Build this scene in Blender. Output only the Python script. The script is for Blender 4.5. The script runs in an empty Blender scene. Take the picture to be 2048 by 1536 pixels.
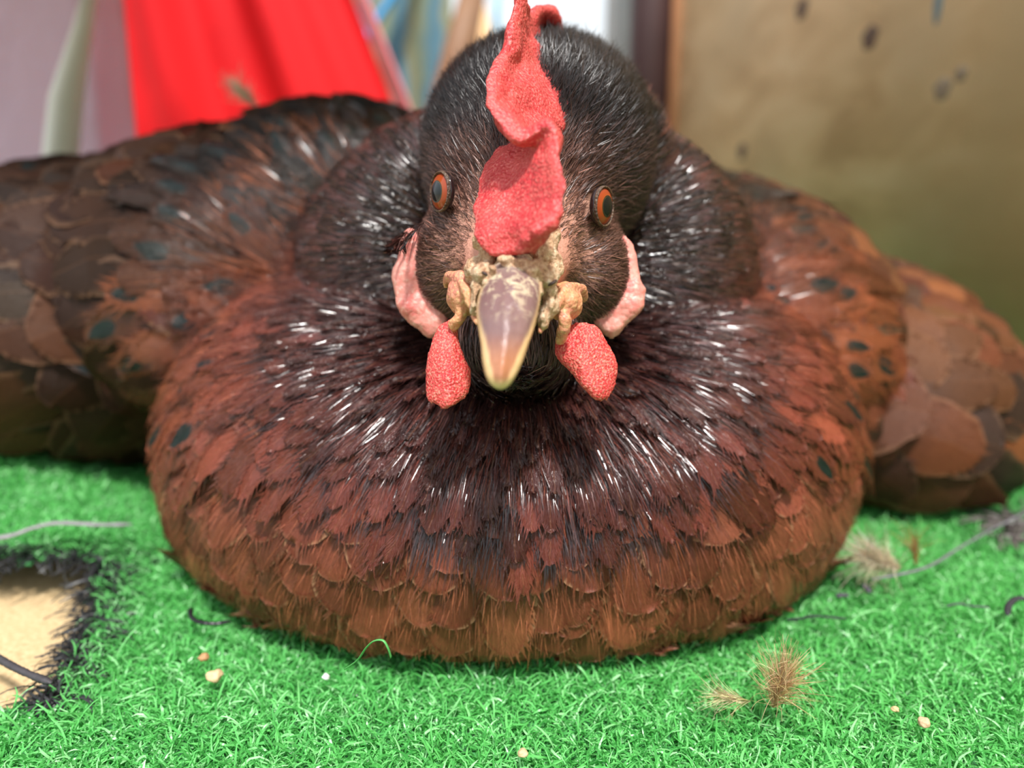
import bpy, bmesh, math, random
import numpy as np
from mathutils import Vector, Matrix
from mathutils.bvhtree import BVHTree
from mathutils import noise as mnoise

R = np.random.default_rng(7)
random.seed(7)
C = bpy.context.scene.collection
scene = bpy.context.scene

# ------------------------------------------------------------------ camera
PITCH = math.radians(12.0)
CAM_H = 0.092 + 0.006
FPX = 1480.0
cam_d = bpy.data.cameras.new('camera')
cam = bpy.data.objects.new('camera', cam_d); C.objects.link(cam)
cam.location = (0, 0, CAM_H)
cam.rotation_euler = (math.pi/2 - PITCH, 0, 0)
cam_d.sensor_width = 36.0
cam_d.lens = 36.0 * FPX / 2048.0
cam_d.clip_start = 0.005
cam_d.clip_end = 100
cam_d.dof.use_dof = True
cam_d.dof.focus_distance = 0.136
cam_d.dof.aperture_fstop = 8.2
scene.camera = cam

# ------------------------------------------------------------------ light
scene.view_settings.view_transform = 'Standard'
scene.view_settings.look = 'None'
scene.view_settings.gamma = 1
scene.view_settings.use_curve_mapping = False
scene.view_settings.exposure = 0.0

world = bpy.data.worlds.new('sky'); scene.world = world
world.use_nodes = True
wn = world.node_tree.nodes; wl = world.node_tree.links
bg = wn['Background']
geo = wn.new('ShaderNodeTexCoord'); sep = wn.new('ShaderNodeSeparateXYZ')
wl.new(geo.outputs['Generated'], sep.inputs[0])
ramp = wn.new('ShaderNodeValToRGB')
wl.new(sep.outputs['Z'], ramp.inputs[0])
ramp.color_ramp.elements[0].position = 0.0; ramp.color_ramp.elements[0].color = (0.55, 0.56, 0.52, 1)
ramp.color_ramp.elements[1].position = 0.35; ramp.color_ramp.elements[1].color = (0.86, 0.93, 1.0, 1)
wl.new(ramp.outputs[0], bg.inputs[0])
bg.inputs[1].default_value = 1.35

sun_d = bpy.data.lights.new('sun', 'SUN'); sun = bpy.data.objects.new('sun', sun_d); C.objects.link(sun)
sun_d.energy = 5.6; sun_d.angle = math.radians(7); sun_d.color = (1.0, 0.97, 0.93)
sun.rotation_euler = Vector((0.12, -0.62, 1.25)).to_track_quat('Z', 'Y').to_euler()

# ------------------------------------------------------------------ helpers
cp, sp_ = math.cos(PITCH), math.sin(PITCH)
def P(px, py, d):
    a = (px-1024)/FPX; b = (py-768)/FPX
    return Vector((d*a, d*(cp-b*sp_), CAM_H + d*(-sp_-b*cp)))
def W(px, d): return px*d/FPX

def tag(o, label=None, cat=None, group=None, kind=None):
    if label: o['label'] = label
    if cat: o['category'] = cat
    if group: o['group'] = group
    if kind: o['kind'] = kind
    return o

def parent_to(o, par):
    o.parent = par
    o.matrix_parent_inverse = par_world(par).inverted()
def par_world(par):
    m = Matrix.Translation(par.location)
    if par.parent: m = Matrix.Identity(4) if par.type == 'MESH' else m
    return m

def link(name, me, mat, par=None, smooth=True):
    o = bpy.data.objects.new(name, me); C.objects.link(o)
    if mat: me.materials.append(mat)
    if smooth:
        me.polygons.foreach_set('use_smooth', np.ones(len(me.polygons), dtype=bool))
    if par is not None:
        o.parent = par
        if par.type == 'EMPTY': o.matrix_parent_inverse = Matrix.Translation(-Vector(par.location))
    return o

def np_mesh(name, verts, faces):
    """verts (N,3), faces (M,k) int array with constant k"""
    me = bpy.data.meshes.new(name)
    k = faces.shape[1]
    me.vertices.add(len(verts)); me.vertices.foreach_set('co', verts.astype(np.float32).ravel())
    me.loops.add(faces.size); me.loops.foreach_set('vertex_index', faces.astype(np.int32).ravel())
    me.polygons.add(len(faces)); me.polygons.foreach_set('loop_start', np.arange(0, faces.size, k, dtype=np.int32))
    me.update(calc_edges=True); me.validate()
    return me

def col_attr(me, cols, name='Col'):
    a = me.color_attributes.new(name, 'FLOAT_COLOR', 'POINT')
    a.data.foreach_set('color', cols.astype(np.float32).ravel())

def uv_attr(me, uv, name):
    a = me.attributes.new(name, 'FLOAT2', 'POINT')
    a.data.foreach_set('vector', uv.astype(np.float32).ravel())

def empty(name, loc):
    o = bpy.data.objects.new(name, None); C.objects.link(o); o.location = loc
    o.empty_display_size = 0.02
    return o

# ---- materials
class Mat:
    def __init__(s, name):
        s.m = bpy.data.materials.new(name); s.m.use_nodes = True
        s.n = s.m.node_tree.nodes; s.l = s.m.node_tree.links
        s.b = s.n['Principled BSDF']; s.out = s.n['Material Output']
    def new(s, t, **kw):
        x = s.n.new('ShaderNode'+t)
        for k, v in kw.items(): setattr(x, k, v)
        return x
    def put(s, sock, v):
        if hasattr(v, 'is_output') and v.is_output: s.l.new(v, sock)
        elif v is not None: sock.default_value = v
    def math(s, op, a, b=None, c=None, clamp=False):
        x = s.new('Math', operation=op); x.use_clamp = clamp
        s.put(x.inputs[0], a)
        if b is not None: s.put(x.inputs[1], b)
        if c is not None: s.put(x.inputs[2], c)
        return x.outputs[0]
    def mix(s, f, a, b, mode='MIX'):
        x = s.new('Mix', data_type='RGBA', blend_type=mode)
        s.put(x.inputs[0], f)
        for i, v in ((6, a), (7, b)):
            if isinstance(v, tuple) and len(v) == 3: v = (*v, 1)
            s.put(x.inputs[i], v)
        return x.outputs[2]
    def noise(s, scale, vec=None, detail=3, rough=.5, dist=0):
        x = s.new('TexNoise'); x.inputs['Scale'].default_value = scale
        x.inputs['Detail'].default_value = detail; x.inputs['Roughness'].default_value = rough
        x.inputs['Distortion'].default_value = dist
        if vec is not None: s.l.new(vec, x.inputs['Vector'])
        return x.outputs['Fac']
    def ramp(s, f, stops):
        x = s.new('ValToRGB'); s.put(x.inputs[0], f)
        e = x.color_ramp.elements
        while len(e) < len(stops): e.new(0.5)
        for q, (p, c) in zip(e, stops):
            q.position = p; q.color = (*c, 1) if len(c) == 3 else c
        return x.outputs[0]
    def coord(s, which='Object'): return s.new('TexCoord').outputs[which]
    def attr(s, name):
        x = s.new('Attribute'); x.attribute_name = name; return x
    def bump(s, h, strength=.5, dist=.001):
        x = s.new('Bump'); x.inputs['Strength'].default_value = strength; x.inputs['Distance'].default_value = dist
        s.l.new(h, x.inputs['Height']); s.l.new(x.outputs[0], s.b.inputs['Normal'])
        return x
    def set(s, **kw):
        for k, v in kw.items():
            k = k.replace('_', ' ')
            if isinstance(v, tuple) and len(v) == 3: v = (*v, 1)
            s.put(s.b.inputs[k], v)
        return s

def simple(name, col, rough=.5, noise_scale=0, amt=.3, bump=0, **kw):
    m = Mat(name)
    if noise_scale:
        f = m.noise(noise_scale, m.coord(), 4)
        m.set(Base_Color=m.mix(f, tuple(c*(1-amt) for c in col), tuple(min(1, c*(1+amt)) for c in col)))
        if bump: m.bump(m.noise(noise_scale*2, m.coord(), 4), .6, bump)
    else: m.set(Base_Color=col)
    m.set(Roughness=rough, **kw)
    return m.m

# feather material: barb ridges, shaft, optional teal-black tip spot, pale worn rim
def feather_mat(name, rough=.34, rim=0.0, stripe=1.0, barb_deg=17, bumpd=.00016, spec=.6):
    m = Mat(name)
    col = m.attr('Col'); mm = m.attr('mm'); st = m.attr('st')
    s1 = m.new('SeparateXYZ'); m.l.new(mm.outputs['Vector'], s1.inputs[0])
    s2 = m.new('SeparateXYZ'); m.l.new(st.outputs['Vector'], s2.inputs[0])
    ac = m.math('ABSOLUTE', s1.outputs[0]); al = s1.outputs[1]
    th = math.radians(barb_deg)
    ph = m.math('SUBTRACT', m.math('MULTIPLY', al, math.sin(th)), m.math('MULTIPLY', ac, math.cos(th)))
    rnd = col.outputs['Alpha']
    # warp barbs slightly so ridges clump
    comb = m.new('CombineXYZ'); m.l.new(ph, comb.inputs[0]); m.l.new(m.math('MULTIPLY', al, .12), comb.inputs[1]); m.l.new(m.math('MULTIPLY', rnd, 31.7), comb.inputs[2])
    nz = m.noise(2.2, comb.outputs[0], 2, .6)
    w = m.math('MULTIPLY_ADD', nz, 1.6, m.math('MULTIPLY', ph, 2*math.pi/.30/ (2*math.pi)))
    saw = m.math('SINE', m.math('MULTIPLY', w, 2*math.pi))
    nz2 = m.noise(5.0, comb.outputs[0], 2, .7)
    h = m.math('ADD', m.math('MULTIPLY', saw, .35*stripe), m.math('MULTIPLY', nz2, 1.6))
    m.bump(h, .75, bumpd)
    s_ = m.math('ABSOLUTE', s2.outputs[0]); t_ = s2.outputs[1]
    f1 = m.math('MULTIPLY_ADD', nz2, 1.1, .45)
    g = m.new('CombineColor')
    for i in range(3): m.l.new(f1, g.inputs[i])
    c = m.mix(1.0, col.outputs['Color'], g.outputs[0], 'MULTIPLY')
    # downy darker root pigment
    rt = m.math('MULTIPLY_ADD', t_, 1.0, .35, clamp=True)
    g2 = m.new('CombineColor')
    for i in range(3): m.l.new(rt, g2.inputs[i])
    c = m.mix(1.0, c, g2.outputs[0], 'MULTIPLY')
    # shaft
    sh = m.math('LESS_THAN', ac, .11)
    c = m.mix(m.math('MULTIPLY', sh, .14), c, (.42, .17, .07))
    # rim
    if rim > 0:
        e = m.math('MAXIMUM', m.math('SUBTRACT', m.math('POWER', s_, 3.0), .55), m.math('SUBTRACT', t_, .955))
        e = m.math('MULTIPLY', e, 5*rim, clamp=True)
        c = m.mix(e, c, (.42, .22, .12))
    # spot : flagged by third component of st
    dx = m.math('MULTIPLY', s2.outputs[0], 1.15); dy = m.math('MULTIPLY', m.math('SUBTRACT', t_, .84), 5.0)
    dd = m.math('SQRT', m.math('ADD', m.math('MULTIPLY', dx, dx), m.math('MULTIPLY', dy, dy)))
    dd = m.math('ADD', dd, m.math('MULTIPLY', m.math('SUBTRACT', nz2, .5), .7))
    sf = m.math('MULTIPLY', m.math('LESS_THAN', dd, .62), s2.outputs[2])
    c = m.mix(sf, c, (.006, .013, .014))
    m.set(Base_Color=c, Roughness=rough, Specular_IOR_Level=spec)
    m.b.inputs['Anisotropic'].default_value = .3
    return m.m

M_hackle = feather_mat('hackle_feather', .22, 0, 1.0, 12, .00034, .6)
M_mantle = feather_mat('mantle_feather', .48, 0, 1.0, 12, .00024, .22)
M_breast = feather_mat('breast_feather', .34, .36, .8, 20, .00016, .3)
M_wing = feather_mat('wing_feather', .5, .10, .6, 25, .00012, .2)

def hair_mat(name, rough=.35, spec=.4):
    m = Mat(name); m.set(Base_Color=m.attr('Col').outputs['Color'], Roughness=rough, Specular_IOR_Level=spec); return m.m
M_hair = hair_mat('fine_feather_hair', .36)
M_gloss = hair_mat('glossy_barb', .20, .85)

# ------------------------------------------------------------------ ground height
def sm(t): t = np.clip(t, 0, 1); return t*t*(3-2*t)
def gz(x, y):
    x = np.asarray(x, float); y = np.asarray(y, float)
    z = .019*np.exp(-(((x+.185)/.058)**2 + ((y-.238)/.042)**2)*1.2)
    z = z + .022*np.exp(-(((x-.215)/.045)**2 + ((y-.255)/.045)**2)*1.2)
    z = z + .009*np.exp(-(((x+.128)/.028)**2 + ((y-.200)/.030)**2))
    z = z + .0015*np.sin(x*55+1)*np.sin(y*47)
    return z

# ------------------------------------------------------------------ the hen
ROOT = empty('hen', (0.01, .27, 0.004))
tag(ROOT, 'reddish brown hen with a pink comb sitting on green artificial turf facing the camera', 'hen')

def ell(bm, c, r, rot=(0, 0, 0), seg=28):
    mat = Matrix.Translation(c) @ (Matrix.Rotation(rot[2], 4, 'Z') @ Matrix.Rotation(rot[1], 4, 'Y') @ Matrix.Rotation(rot[0], 4, 'X')) @ Matrix.Diagonal((*r, 1))
    bmesh.ops.create_uvsphere(bm, u_segments=seg, v_segments=seg//2, radius=1, matrix=mat)

def remesh(name, bm, voxel, smooth=6, disp=None):
    me = bpy.data.meshes.new(name+'_src'); bm.to_mesh(me); bm.free()
    o = bpy.data.objects.new(name+'_src', me); C.objects.link(o)
    md = o.modifiers.new('r', 'REMESH'); md.mode = 'VOXEL'; md.voxel_size = voxel
    if smooth:
        s = o.modifiers.new('s', 'SMOOTH'); s.iterations = smooth; s.factor = .6
    dg = bpy.context.evaluated_depsgraph_get(); dg.update()
    ev = o.evaluated_get(dg)
    out = bpy.data.meshes.new_from_object(ev)
    out.name = name
    bpy.data.objects.remove(o)
    if disp:
        n = len(out.vertices); co = np.empty(n*3, np.float32); out.vertices.foreach_get('co', co)
        no = np.empty(n*3, np.float32); out.vertices.foreach_get('normal', no)
        co = co.reshape(-1, 3); no = no.reshape(-1, 3)
        for amp, fr in disp:
            nv = np.array([mnoise.noise(Vector(p)*fr) for p in co])
            co += no*(amp*nv)[:, None]
        out.vertices.foreach_set('co', co.ravel()); out.update()
    return out

bm = bmesh.new()
# torso, breast, wings folded against the sides, neck, head
ell(bm, (0.0, .345, .068), (.125, .150, .066))
ell(bm, (-0.001, .240, .030), (.105, .100, .066))
ell(bm, (0.0, .225, .026), (.088, .082, .058))
ell(bm, (-.115, .340, .075), (.085, .125, .060), (0, -.05, .25))
ell(bm, (-.175, .335, .060), (.085, .115, .062), (0, .0, .25))
ell(bm, (-.070, .325, .098), (.060, .09, .045))
ell(bm, (.088, .330, .052), (.075, .12, .062), (0, .3, -.2))
ell(bm, (.150, .325, .030), (.062, .10, .050), (0, .35, -.2))
ell(bm, P(1050, 560, .215), (.060, .045, .045))
ell(bm, P(1062, 430, .198), (W(235, .198), .030, W(230, .198)))
ell(bm, P(1077, 270, .178), (W(190, .178), .022, W(158, .178)))
ell(bm, P(1047, 372, .1595), (W(176, .158), .0215, W(178, .158)))
ell(bm, P(1072, 330, .1685), (W(206, .168), .0260, W(206, .168)))
ell(bm, P(1165, 330, .187), (W(135, .187), .018, W(150, .187)))
ell(bm, P(1040, 540, .158), (W(195, .158), .0165, W(125, .158)))
ell(bm, P(1040, 455, .1515), (W(158, .150), .0165, W(125, .150)))
ell(bm, P(1033, 520, .143), (W(118, .143), .0135, W(85, .143)))
ell(bm, P(908, 520, .1545), (W(74, .153), .0115, W(118, .153)), (0, .12, 0))
ell(bm, P(1178, 535, .1545), (W(74, .153), .0115, W(112, .153)), (0, -.12, 0))
ell(bm, P(1040, 375, .1445), (W(75, .143), .0100, W(110, .143)))
ell(bm, P(1035, 640, .158), (W(120, .158), .018, W(110, .158)))
body_me = remesh('body', bm, .0016, 14)

nv = len(body_me.vertices)
bco = np.empty(nv*3, np.float32); body_me.vertices.foreach_get('co', bco); bco = bco.reshape(-1, 3)
# flatten underside onto the turf
low = bco[:, 2] < .008
bco[low, 2] = .008 + (bco[low, 2]-.008)*.1
body_me.vertices.foreach_set('co', bco.ravel()); body_me.update()

HC = np.array(P(1040, 500, .165))       # centre from which the neck feathers radiate
FACE = np.array(P(1035, 520, .128))
d_face = np.linalg.norm((bco-FACE)/np.array([1.15, 1.6, 1.0]), axis=1)
k = sm((d_face-.010)/.012)[:, None]
pink = np.array([.70, .33, .24]); brn = np.array([.04, .018, .015])
kc = pink*(1-k) + np.array([.60, .33, .24])*k
k2 = sm((d_face-.026)/.010)[:, None]
kc = kc*(1-k2) + brn*k2
col_attr(body_me, np.concatenate([kc, np.ones((nv, 1))], 1))
m = Mat('hen_skin')
n1 = m.noise(900, m.coord(), 4, .6)
c = m.mix(n1, m.attr('Col').outputs['Color'], (.55, .25, .17), 'MIX')
m.set(Base_Color=m.mix(m.math('MULTIPLY', n1, .35), m.attr('Col').outputs['Color'], (.10, .05, .04)), Roughness=.55)
m.bump(m.noise(1500, m.coord(), 3), .6, .0005)
body = link('body', body_me, m.m, ROOT)

bvh = BVHTree.FromPolygons([tuple(map(float, v)) for v in bco], [tuple(p.vertices) for p in body_me.polygons])

# sample surface
def face_samples(n, accept=None):
    me = body_me; me.calc_loop_triangles()
    T = np.empty(len(me.loop_triangles)*3, np.int32); me.loop_triangles.foreach_get('vertices', T); T = T.reshape(-1, 3)
    a, b, c = bco[T[:, 0]], bco[T[:, 1]], bco[T[:, 2]]
    cr = np.cross(b-a, c-a); ar = np.linalg.norm(cr, axis=1)
    cen = (a+b+c)/3
    w = ar*(accept(cen) if accept is not None else 1)
    idx = R.choice(len(T), n, p=w/w.sum())
    r1 = np.sqrt(R.random(n)); r2 = R.random(n)
    p = a[idx]*(1-r1)[:, None] + b[idx]*(r1*(1-r2))[:, None] + c[idx]*(r1*r2)[:, None]
    return p

def thin(pts, rad):
    """greedy dart throwing; rad array"""
    keep = []; cell = float(rad.max()); grid = {}
    for i, (p, r) in enumerate(zip(pts, rad)):
        key = (int(p[0]//cell), int(p[1]//cell), int(p[2]//cell)); ok = True
        for dx in (-1, 0, 1):
            for dy in (-1, 0, 1):
                for dz in (-1, 0, 1):
                    for j in grid.get((key[0]+dx, key[1]+dy, key[2]+dz), ()):
                        q = pts[j]
                        if (p[0]-q[0])**2+(p[1]-q[1])**2+(p[2]-q[2])**2 < r*r: ok = False; break
                    if not ok: break
                if not ok: break
            if not ok: break
        if ok: keep.append(i); grid.setdefault(key, []).append(i)
    return np.array(keep, int)

def unit(v): return v/np.maximum(np.linalg.norm(v, axis=-1, keepdims=True), 1e-9)

def wingness(p):
    """0 on breast and neck, 1 on the wings and back"""
    r = np.linalg.norm((p-HC)*np.array([1.0, .92, 1.0]), axis=-1)
    return sm((r-.118)/.012)

def flow(p):
    """feather growth direction (not yet projected)"""
    v = p-HC
    d = unit(v*np.array([1, 1, 1]))
    w = wingness(p)[:, None]
    back = unit(np.stack([np.sign(p[:, 0])*(.75+0*p[:, 0]), .35+0*p[:, 1], -.32+0*p[:, 0]], 1))
    d = unit(d*(1-w) + back*w)
    # breast feathers turn downwards
    dn = sm((.06-p[:, 2])/.05)[:, None]*(1-w)*.5
    d = unit(d + dn*np.array([0, 0, -1.0]))
    return d

def streamlines(pts, L, K, off0, lift, flowf=flow, jitter=.12):
    """centre lines (N,K,3), normals (N,K,3)"""
    N = len(pts)
    out = np.zeros((N, K, 3)); nor = np.zeros((N, K, 3))
    cur = pts.copy()
    ang = R.normal(0, jitter, N)
    for k in range(K):
        nrm = np.zeros((N, 3)); pos = np.zeros((N, 3))
        for i in range(N):
            h = bvh.find_nearest(Vector(cur[i]))
            pos[i] = h[0]; nrm[i] = h[1]
        nrm = unit(nrm)
        t = k/(K-1)
        off = off0 + lift*t
        out[:, k] = pos + nrm*np.asarray(off)[..., None]
        nor[:, k] = nrm
        d = flowf(pos); d = unit(d - nrm*np.sum(d*nrm, 1, keepdims=True))
        sd = np.cross(nrm, d)
        d = d*np.cos(ang)[:, None] + sd*np.sin(ang)[:, None]
        cur = pos + d*(L/(K-1))[:, None]
    # smooth normals along the line
    for _ in range(2):
        nor[:, 1:-1] = (nor[:, :-2]+nor[:, 1:-1]*2+nor[:, 2:])/4
    return out, unit(nor)

def feathers(name, pts, L, Wd, cols, spot, mat, off0, lift, par, nbarb=26, tipround=.5, camber=.25, twist=.12, flowf=flow, barblen=.13, jit=.12):
    N = len(pts); K = 6
    cl, nr = streamlines(pts, L, K, off0, lift, flowf, jit)
    # resample mapping helpers
    tang = np.gradient(cl, axis=1); tang = unit(tang)
    side = unit(np.cross(nr, tang))
    roll = R.normal(0, twist, N)
    side2 = side*np.cos(roll)[:, None, None] + nr*np.sin(roll)[:, None, None]
    nr2 = unit(np.cross(tang, side2))
    def mapm(a, c):
        """a,c: (N,Q) normalised along (0..1+) and across in metres -> (N,Q,3)"""
        x = np.clip(a, 0, 1)*(K-1); i0 = np.minimum(x.astype(int), K-2); f = (x-i0)[..., None]
        ii = np.arange(N)[:, None]
        p = cl[ii, i0]*(1-f)+cl[ii, i0+1]*f
        s = side2[ii, i0]*(1-f)+side2[ii, i0+1]*f
        n = nr2[ii, i0]*(1-f)+nr2[ii, i0+1]*f
        tg = tang[ii, i0]*(1-f)+tang[ii, i0+1]*f
        ex = (np.maximum(a-1, 0)*L[:, None])[..., None]
        return p + tg*ex + s*c[..., None] - n*((camber*c*c/np.maximum(Wd, 1e-4)[:, None]))[..., None]
    T = np.array([0, .12, .28, .45, .6, .74, .85, .93, .98, 1.0]); S = np.array([-1, -.55, 0, .55, 1.0])
    def prof(t):
        up = np.clip(t/.45, 0, 1)**.6*.85+.15
        q = np.clip((t-tipround)/(1-tipround), 0, 1)
        return up*np.sqrt(np.maximum(1-q**2.2, 0))
    tt, ss = np.meshgrid(T, S, indexing='ij'); Q = tt.size
    A = np.broadcast_to(tt.ravel(), (N, Q)).copy(); Sx = np.broadcast_to(ss.ravel(), (N, Q)).copy()
    wob = 1+R.normal(0, .05, (N, Q))
    Cc = Sx*prof(A)*(Wd[:, None]/2)*wob
    # barbs lag: the middle reaches further to the tip
    V = mapm(A, Cc)
    V += R.normal(0, .00012, V.shape)
    core_v = V.reshape(-1, 3)
    ns = len(S); nt = len(T)
    q = np.array([[i*ns+j, i*ns+j+1, (i+1)*ns+j+1, (i+1)*ns+j] for i in range(nt-1) for j in range(ns-1)])
    F = (np.arange(N)[:, None, None]*Q + q[None]).reshape(-1, 4)
    mmv = np.stack([Cc*1000, A*L[:, None]*1000], -1).reshape(-1, 2)
    stv = np.stack([Sx, A, np.broadcast_to(spot[:, None], (N, Q))], -1).reshape(-1, 3)
    # loose barbs at the rim
    B = nbarb
    tb = .30+.70*R.random((N, B))**.7; sg = np.where(R.random((N, B)) < .5, -1, 1.)
    inner = .80+.12*R.random((N, B))
    cb = sg*prof(tb)*inner*(Wd[:, None]/2)
    ab = tb*(.97)
    beta = np.radians(8 + 26*R.random((N, B)))
    bl = L[:, None]*barblen*(.4+.9*R.random((N, B)))
    bw = L[:, None]*.011*(.6+.8*R.random((N, B)))
    da, dc = np.cos(beta)*bl, np.sin(beta)*bl*sg
    pa, pc = -np.sin(beta)*sg*bw, np.cos(beta)*bw
    a0 = ab - pa/L[:, None]; c0 = cb - pc; a1 = ab + pa/L[:, None]; c1 = cb+pc
    a2 = ab + da/L[:, None]; c2 = cb+dc
    AA = np.stack([a0, a1, a2], -1).reshape(N, -1); CC = np.stack([c0, c1, c2], -1).reshape(N, -1)
    VB = mapm(AA, CC) + nr2[:, -1:, :]*.00025
    tri = np.arange(N*B*3).reshape(-1, 3) + len(core_v)
    mmb = np.stack([CC*1000, AA*L[:, None]*1000], -1).reshape(-1, 2)
    stb = np.stack([np.clip(CC/(Wd[:, None]/2), -1.2, 1.2), AA, np.broadcast_to(spot[:, None], AA.shape)], -1).reshape(-1, 3)
    verts = np.concatenate([core_v, VB.reshape(-1, 3)])
    g = gz(verts[:, 0], verts[:, 1]) + .0055
    g = np.where(verts[:, 2] < g, g + R.random(len(g))*.001, verts[:, 2]); verts[:, 2] = g
    me = bpy.data.meshes.new(name)
    nq, ntb = len(F), len(tri)
    me.vertices.add(len(verts)); me.vertices.foreach_set('co', verts.astype(np.float32).ravel())
    li = np.concatenate([F.ravel(), tri.ravel()])
    me.loops.add(len(li)); me.loops.foreach_set('vertex_index', li.astype(np.int32))
    ls = np.concatenate([np.arange(nq)*4, nq*4+np.arange(ntb)*3])
    me.polygons.add(nq+ntb); me.polygons.foreach_set('loop_start', ls.astype(np.int32))
    me.update(calc_edges=True)
    rnd = R.random(N)
    c4 = np.concatenate([cols, rnd[:, None]], 1)
    call = np.concatenate([np.repeat(c4, Q, 0), np.repeat(c4, B*3, 0)])
    col_attr(me, call)
    uv_attr(me, np.concatenate([mmv, mmb]), 'mm')
    a = me.attributes.new('st', 'FLOAT_VECTOR', 'POINT'); a.data.foreach_set('vector', np.concatenate([stv, stb]).astype(np.float32).ravel())
    return link(name, me, mat, par)

def strands(name, pts, L, Wd, cols, mat, off0, lift, par, flowf, K=4, jit=.2, clampg=False, curl=0):
    N = len(pts)
    cl, nr = streamlines(pts, L, K, off0, lift, flowf, jit)
    tang = unit(np.gradient(cl, axis=1)); side = unit(np.cross(nr, tang))
    roll = R.normal(0, .5, N)
    side = side*np.cos(roll)[:, None, None]+nr*np.sin(roll)[:, None, None]
    taper = np.linspace(1, .35, K)
    l = cl - side*(Wd[:, None]*taper/2)[..., None]; r = cl + side*(Wd[:, None]*taper/2)[..., None]
    V = np.stack([l, r], 2).reshape(N, -1, 3)
    # last point collapses to a tip
    V[:, -1] = V[:, -2] = cl[:, -1]
    V[:, -1] += side[:, -1]*Wd[:, None]*.08
    Q = 2*K
    q = np.array([[2*i, 2*i+1, 2*i+3, 2*i+2] for i in range(K-1)])
    F = (np.arange(N)[:, None, None]*Q+q[None]).reshape(-1, 4)
    verts = V.reshape(-1, 3)
    me = np_mesh(name, verts, F)
    c4 = np.concatenate([cols, np.ones((N, 1))], 1)
    col_attr(me, np.repeat(c4, Q, 0))
    return link(name, me, mat, par)

def vary(base, n, a=.25):
    c = np.asarray(base)*np.ones((n, 3))
    c = c*np.exp(R.normal(0, a, (n, 1)))
    c = c*(1+R.normal(0, .07, (n, 3)))
    return np.clip(c, .002, .9)

def lerpc(t, stops):
    """t (N,), stops [(pos,(r,g,b))]"""
    xs = [s[0] for s in stops]; cs = np.array([s[1] for s in stops])
    return np.stack([np.interp(t, xs, cs[:, i]) for i in range(3)], 1)

def rad_h(p): return np.linalg.norm((p-HC)*np.array([1, .92, 1]), axis=-1)

HEADC = np.array(P(1047, 395, .1595))
def head_e(p): return np.linalg.norm((p-HEADC)/np.array([.0235, .0250, .0275]), axis=-1)
def low_e(p): return np.linalg.norm((p-np.array(P(1040, 560, .152)))/np.array([.0240, .0200, .0150]), axis=-1)
CRC = np.array(P(1073, 300, .1695))
def crown_e(p): return np.linalg.norm((p-CRC)/np.array([.0252, .0280, .0270]), axis=-1)
def is_head(p): return (head_e(p) < 1.0) | (crown_e(p) < 1.0) | (low_e(p) < 1.0) | (np.linalg.norm((p-FACE)/np.array([1.1, 1.6, 1.0]), axis=1) < .0175)

# ---- wing and back feathers (large, rounded)
acc = lambda p: ((rad_h(p) > .108) & (p[:, 2] > .010) & (p[:, 1] < .46)).astype(float)
pw = face_samples(9000, acc)
pw = pw[thin(pw, np.full(len(pw), .0092))]
n = len(pw)
Lw = .032*(1+R.normal(0, .12, n)); Ww = .026*(1+R.normal(0, .12, n))
cw = vary((.16, .055, .022), n, .33)
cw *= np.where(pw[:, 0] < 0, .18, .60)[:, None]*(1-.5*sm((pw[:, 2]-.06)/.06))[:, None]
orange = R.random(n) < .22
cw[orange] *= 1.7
dk = R.random(n) < .15
cw[dk] = vary((.035, .018, .012), dk.sum(), .2)
spw = (R.random(n) < .008).astype(float)
lft = pw[:, 0] < 0
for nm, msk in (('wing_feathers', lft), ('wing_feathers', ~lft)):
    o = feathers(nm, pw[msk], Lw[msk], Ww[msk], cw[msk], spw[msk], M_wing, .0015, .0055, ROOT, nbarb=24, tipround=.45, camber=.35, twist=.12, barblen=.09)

# ---- breast feathers (broad, rounded, low on the front)
acc = lambda p: ((rad_h(p) < .135) & (rad_h(p) > .036) & (p[:, 2] > .008) & (p[:, 2] < .075) & (p[:, 1] < .32)).astype(float)
pb = face_samples(12000, acc)
pb = pb[thin(pb, np.full(len(pb), .0062))]
pb = pb[pb[:, 2] > gz(pb[:, 0], pb[:, 1])+.013]
n = len(pb)
Lb = .021*(1+R.normal(0, .12, n)); Wb = .0165*(1+R.normal(0, .12, n))
cb = lerpc(pb[:, 2], [(0, (.19, .062, .026)), (.03, (.175, .050, .024)), (.06, (.13, .032, .020))])*np.exp(R.normal(0, .24, (n, 1)))
ob = R.random(n) < .12
cb[ob] *= np.array([1.35, 1.5, 1.4])
feathers('breast_feathers', pb, Lb, Wb, cb, np.zeros(n), M_breast, .0012, .0042, ROOT, nbarb=60, tipround=.42, camber=.35, twist=.10, barblen=.13)

# ---- hackle feathers (long, narrow, glossy) radiating from the head
def hack_acc(p):
    r = rad_h(p)
    lo = .092 - .058*sm((.075-p[:, 2])/.03)*sm((.215-p[:, 1])/.05)      # cape ends higher on the front
    return ((r > .018) & (r < lo+.012) & ~is_head(p)).astype(float)*(1+2*(r < .05))
ph_ = face_samples(26000, hack_acc)
rr = rad_h(ph_)
ph_ = ph_[thin(ph_, np.interp(rr, [.022, .035, .05, .1], [.0013, .0023, .0040, .0062]))]
n = len(ph_); rr = rad_h(ph_)
Lh = np.interp(rr, [.024, .035, .045, .07, .1], [.006, .011, .019, .031, .036])*(1+R.normal(0, .13, n))
Wh = np.interp(rr, [.024, .035, .045, .07, .1], [.0014, .0024, .0062, .0105, .0125])*(1+R.normal(0, .12, n))
ch = lerpc(rr, [(.025, (.022, .009, .009)), (.040, (.055, .015, .013)), (.055, (.14, .030, .018)), (.08, (.19, .046, .020)), (.11, (.23, .066, .025))])
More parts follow.
